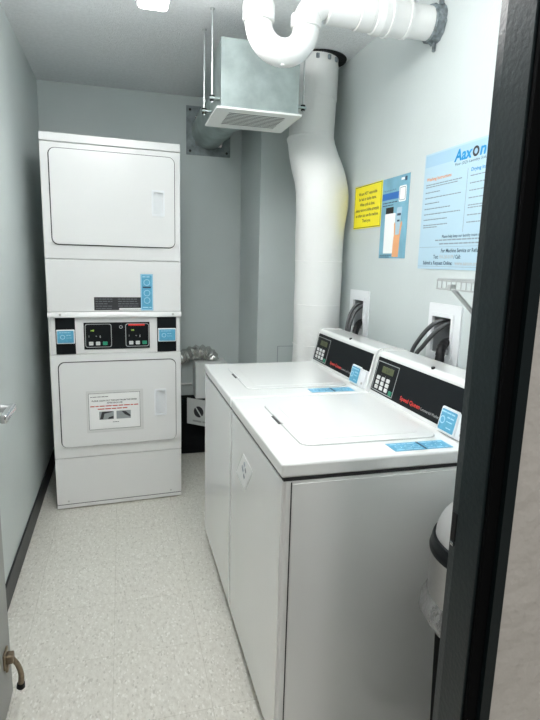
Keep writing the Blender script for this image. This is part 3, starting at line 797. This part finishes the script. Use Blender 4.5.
# ------------------------------------------------------------------ ceiling lamp
LX0, LX1, LY0, LY1, LZ = .077, .180, .80, 2.120, 2.262
lamp = thing('ceiling_light', 'narrow white fluorescent strip light glowing just under the ceiling', 'ceiling light', ((LX0 + LX1) / 2, (LY0 + LY1) / 2, ZC))
inv = Matrix.Translation((-(LX0 + LX1) / 2, -(LY0 + LY1) / 2, -ZC))
for yy in (1.25, 2.00):  # stems added: lamp hung lower to brighten the ceiling
    b = nb(); tube(b, [((LX0 + LX1) / 2, yy, LZ + .085), ((LX0 + LX1) / 2, yy, ZC)], .012, 16, mt=inv)
    box(b, ((LX0 + LX1) / 2 - .03, yy - .03, ZC - .008), ((LX0 + LX1) / 2 + .03, yy + .03, ZC), .002, 1, mt=inv); put('added_stem', b, 'white_plastic', lamp)
b = nb(); box(b, (LX0 + .040, LY0 + .30, LZ + .080), (LX1 - .040, LY1 - .05, LZ + .092), .002, 1, mt=inv); put('lamp_base', b, 'white_plastic', lamp)
b = nb()
prof = [(LX0 + .014, LZ + .084), (LX0, LZ + .070), (LX0 - .001, LZ + .010), (LX0 + .006, LZ + .002), (LX0 + .014, LZ), (LX1 - .014, LZ), (LX1 - .006, LZ + .002), (LX1 + .001, LZ + .010), (LX1, LZ + .070), (LX1 - .014, LZ + .084)]
prism(b, prof, -LY1, -LY0, inv @ frame((0, 0, 0), (1, 0, 0), (0, 0, 1), (0, -1, 0)))
put('lens', b, 'lens', lamp)

# ------------------------------------------------------------------ white drain trap and pipe
pip = thing('drain_pipe', 'white plastic drain pipe with a U-shaped trap crossing the ceiling into the right wall', 'pipe', (.66, 1.985, 2.30))
inv = Matrix.Translation((-.66, -1.985, -2.30))
YT = 1.985; XA, XB, RU, RP = .4845, .660, .0878, .0475
cz = 2.2175
b = nb(); P = [(XA, YT, cz + .02)] + [((XA + XB) / 2 - RU * math.cos(t), YT, cz - RU * math.sin(t)) for t in [PI * i / 24 for i in range(25)]] + [(XB, YT, cz + .02)]
tube(b, P, RP, 32, mt=inv); disc(b, (0, 0), .006, 0, .004, inv @ frame(((XA + XB) / 2, YT - .018, cz - RU - RP + .004), (1, 0, 0), (0, -1, 0), (0, 0, -1)), 12)
put('trap_bend', b, 'pvc', pip)
b = nb(); lathe(b, [(.048, -.035), (.0545, -.033), (.0555, -.028), (.0555, .020), (.053, .026), (.046, .028)], (XA, YT, 2.252), 36, mt=inv); put('coupling', b, 'pvc', pip)
b = nb(); tube(b, [(XA, YT, 2.24), (XA, YT, ZC)], .0465, 32, mt=inv); put('riser', b, 'pvc', pip)
b = nb(); lathe(b, [(.048, -.030), (.0535, -.028), (.055, -.023), (.055, .012), (.048, .014)], (XB, YT, 2.248), 36, mt=inv); put('coupling', b, 'pvc', pip)
b = nb(); re = .085
P = [(XB, YT, 2.235)] + [(XB + re - re * math.cos(t), YT, 2.225 + .0 + re * math.sin(t)) for t in [PI / 2 * i / 12 for i in range(13)]] + [(.80, YT, 2.225 + re)]
P = [Vector(p) for p in P]
tube(b, P, [.050] * (len(P) - 1) + [.055], 32, mt=inv); put('elbow', b, 'pvc', pip)
# horizontal run (x, radius)
def hseg(name, pts, m='pvc'):
    b = nb(); tube(b, [(x, YT, 2.302) for x, r in pts], [r for x, r in pts], 40, mt=inv); return put(name, b, m, pip)
hseg('coupling', [(.735, .050), (.738, .056), (.742, .057), (.850, .057), (.852, .056), (.853, .054)])
hseg('coupling', [(.852, .060), (.854, .062), (.905, .062), (.907, .059), (.918, .059), (.920, .066), (.945, .070), (.9452, .066), (.972, .066), (.973, .071), (.984, .071), (.986, .064), (1.045, .064), (1.047, .0665), (1.058, .0665), (1.060, .058)])
hseg('pipe', [(1.055, .058), (1.186, .058)])
b = nb()   # rough grey collar where the pipe meets the wall
t = nb(); tube(t, [(x, YT, 2.302) for x in (1.150, 1.154, 1.160, 1.170, 1.182, 1.1885)], [.0585, .063, .064, .064, .066, .070], 40)
rn = random.Random(3)
for v in t.verts:
    d = Vector((0, v.co.y - YT, v.co.z - 2.302)); k = 1 + rn.uniform(-.05, .07); v.co = Vector((v.co.x, YT + d.y * k, 2.302 + d.z * k))
merge(b, t, inv)
box(b, (1.176, YT - .010, 2.205), (1.187, YT + .004, 2.240), .003, 2, mt=inv)
box(b, (1.172, YT - .045, 2.355), (1.188, YT - .030, 2.41), .004, 2, mt=inv)
put('wall_collar', b, 'clampgrey', pip)

# ------------------------------------------------------------------ wrapped vertical duct
dc = thing('insulated_duct', 'thick white wrapped vertical duct with a yellow stain behind the farther washer', 'duct', (1.03, 2.735, 0))
inv = Matrix.Translation((-1.03, -2.735, 0))
lowP = [(1.030, 2.735, z) for z in (0, .3, .6, .9, 1.2, 1.45, 1.60)] + [(1.032, 2.735, 1.68), (1.031, 2.74, 1.76), (1.022, 2.76, 1.84), (1.008, 2.80, 1.92), (.999, 2.835, 1.99), (.998, 2.85, 2.04)]
lowR = [.126] * 5 + [.128, .132, .138, .139, .134, .130, .126, .124]
Pd = catmull(lowP, 6); Rd = []
for i in range(len(Pd)):
    s = i / 6; k = min(int(s), len(lowR) - 2); f = s - k; Rd.append(lowR[k] * (1 - f) + lowR[k + 1] * f)
t = nb(); tube(t, Pd, Rd, 48)
rn = random.Random(5)
for v in t.verts:
    a = math.atan2(v.co.y - 2.735, v.co.x - 1.03); w = .0014 * (math.sin(5 * a + v.co.z * 9) + math.sin(3 * a - v.co.z * 17))
    c = Vector((math.cos(a), math.sin(a), 0)) * w; v.co += c
b = nb(); merge(b, t, inv)
low = put('lower_wrap', b, 'wrap', dc, angle=60)
b = nb()
tube(b, [(.998, 2.85, 2.02), (.998, 2.85, 2.035), (1.0, 2.852, 2.05), (1.008, 2.858, 2.24), (1.009, 2.859, 2.2405), (1.014, 2.864, 2.41), (1.014, 2.864, 2.42), (1.014, 2.864, 2.4534)], [.124, .130, .1215, .1205, .1235, .121, .118, .118], 48, mt=inv)
up = put('upper_wrap', b, 'wrap', dc)
for z, rr_ in ((.95, .1268), (1.17, .1268), (1.40, .1285)):
    b = nb(); tube(b, [(1.030, 2.735, z - .002), (1.030, 2.735, z), (1.030, 2.735, z + .002)], [rr_ - .0005, rr_ + .0016, rr_ - .0005], 48, mt=inv); put('wrap_band', b, 'paper', dc)
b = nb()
t = nb(); lathe(t, [(.100, -.002), (.148, -.002), (.146, -.008), (.118, -.012), (.100, -.010)], (1.035, 2.878, ZC), 48); merge(b, t, inv)  # black ring stands in for the shaded hole around the duct
put('ceiling_gap_shade', b, 'gap_black', dc)
for a in (200, 225, 255, 285, 310):
    b = nb()
    x = 1.014 + .121 * math.cos(math.radians(a)); y = 2.864 + .121 * math.sin(math.radians(a))
    box(b, (x - .009, y - .006, 2.412), (x + .009, y + .006, 2.436), .004, 2, mt=inv); put('duct_clip', b, 'clampgrey', dc)

# access panel at the foot of the pilaster
b = nb(); FP = frame((0, 3.22, 0), (1, 0, 0), (0, 0, 1), (0, -1, 0))
ring(b, rr(.954, .60, 1.14, .858, .003, 3), rr(.957, .603, 1.137, .855, .003, 3), .0, .0030, FP, mi=1)
prism(b, rr(.9575, .6035, 1.1365, .8545, .003, 3), .0, .0020, FP)
tag(put('access_hatch', b, ['wall', 'ink_grey']), 'small painted access hatch low on the corner pilaster behind the farther washer', 'hatch')

# ------------------------------------------------------------------ dryer vent in the gap
b = nb()
P = catmull([(.12, 3.70, .58), (.22, 3.705, .62), (.32, 3.705, .675), (.40, 3.70, .712), (.48, 3.70, .740), (.555, 3.695, .742), (.600, 3.69, .715), (.606, 3.69, .692)], 4)
tube(b, P, [.043 + .011 * (i % 2) + .003 * math.sin(i * 2.7) for i in range(len(P))], 18)
tag(put('foil_duct', b, 'foil', smooth=False), 'crinkled silver flexible foil duct curving out from behind the dryer', 'duct')
b = nb(); box(b, (.480, 3.615, .425), (.70, YB, .670), .004, 2); box(b, (.477, 3.610, .662), (.704, YB, .686), .003, 2)
tag(put('vent_box', b, 'card'), 'pale vent box mounted behind the farther washer, under the foil duct end', 'box')
sb = thing('dark_gap_box', 'black box added for the dark gap beside the dryer, tilted white emblem card on its face', 'box', (.52, 3.70, 0))
b = nb(); box(b, (-.20, -.030, .001), (.14, .055, .405), .006, 2); box(b, (-.203, -.033, .38), (.143, .058, .418), .004, 2); put('added_box_body', b, 'gap_box', sb)  # made-up black box; its height stands in for the shaded wall
c4, s4 = math.cos(math.radians(42)), math.sin(math.radians(42))
FQ = frame((-.095, -.040, .236), (c4, -s4, 0), (0, 0, 1), (-s4, -c4, 0))
b = nb(); prism(b, rr(0, 0, .21, .188, .003, 3), -.004, 0, FQ); cp_ = put('card_panel', b, 'card', sb)
b = nb(); disc(b, (.100, .098), .040, 0, .002, FQ, 28); put('round_emblem', b, 'ink', cp_)
b = nb(); t = FQ @ Matrix.Translation((.100, .098, 0)) @ Matrix.Rotation(math.radians(-52), 4, 'Z'); prism(b, [(-.040, -.005), (.040, -.005), (.040, .005), (-.040, .005)], .002, .0032, t); put('emblem_stripe', b, 'card', cp_)
b = nb(); greek(b, FQ, .050, .022, .11, .012, .001, seed=4); put('card_print', b, 'lettergrey', cp_)
b = nb(); tube(b, [(.05, YB - .014, .502), (.472, YB - .014, .502)], .0075, 12)
for x in (.16, .36): box(b, (x - .006, YB - .024, .490), (x + .006, YB, .514), .002, 1)
tag(put('wall_conduit', b, 'pvc'), 'thin white horizontal pipe on the back wall between dryer and washer', 'pipe')

# ------------------------------------------------------------------ trash bin by the door
BX, BY = .842, .965
bn = thing('trash_bin', 'steel dome-lid trash bin standing between the nearer washer and the door frame', 'trash bin', (BX, BY, 0))
bn.scale = (1, 1, .985)
b = nb(); lathe(b, [(.098, 0), (.102, .004), (.120, .57), (.136, .60), (.132, .61)], (0, 0, 0)); put('bin_body', b, 'gasket', bn)
b = nb()
t = nb(); lathe(t, [(.1405, .625), (.1475, .618), (.151, .606), (.158, .590), (.162, .576), (.160, .566), (.153, .563), (.140, .570), (.134, .580)], (0, 0, 0), 96)
for v in t.verts:
    a = math.atan2(v.co.y, v.co.x); q = max(0, min(1, (.64 - v.co.z) / .08))
    w = .7 * q * (.0022 * math.sin(19 * a) + .003 * math.sin(7 * a + 1)); d = Vector((math.cos(a), math.sin(a), 0)); v.co += d * w + Vector((0, 0, q * (.006 * math.sin(3 * a + .7) + .004 * math.sin(11 * a))))
merge(b, t); put('bin_liner', b, 'liner', bn)
b = nb(); lathe(b, [(.140, .610), (.146, .612), (.146, .728), (.142, .730)], (0, 0, 0), 64); put('lid_skirt', b, 'steel', bn)
b = nb(); lathe(b, [(.140, .728), (.149, .728), (.1500, .734), (.148, .742), (.1455, .746), (.1455, .756), (.143, .764), (.130, .766)], (0, 0, 0), 64); put('lid_band', b, 'black', bn)
b = nb(); lathe(b, [(.137, .764)] + [(.137 * math.cos(t), .764 + .112 * math.sin(t)) for t in [PI / 2 * i / 14 for i in range(15)]], (0, 0, 0), 64); put('dome_lid', b, 'dome', bn)

# ------------------------------------------------------------------ light
sc = bpy.context.scene
sc.cycles.max_bounces = 24; sc.cycles.diffuse_bounces = 16; sc.cycles.glossy_bounces = 6
w = bpy.data.worlds.new('world'); sc.world = w; w.use_nodes = True
bg = w.node_tree.nodes['Background']; bg.inputs[0].default_value = (.60, .575, .545, 1); bg.inputs[1].default_value = .31
la = bpy.data.lights.new('corridor_lamp', 'AREA'); la.shape = 'RECTANGLE'; la.size = .25; la.size_y = 1.1; la.energy = 12; la.color = (1, .96, .91)
lo = bpy.data.objects.new('corridor_lamp', la); COL.objects.link(lo); lo.location = (.55, -.75, 2.40)
sc.view_settings.view_transform = 'Standard'; sc.view_settings.look = 'None'; sc.view_settings.gamma = 1
sc.view_settings.use_curve_mapping = False; sc.view_settings.exposure = 0.46
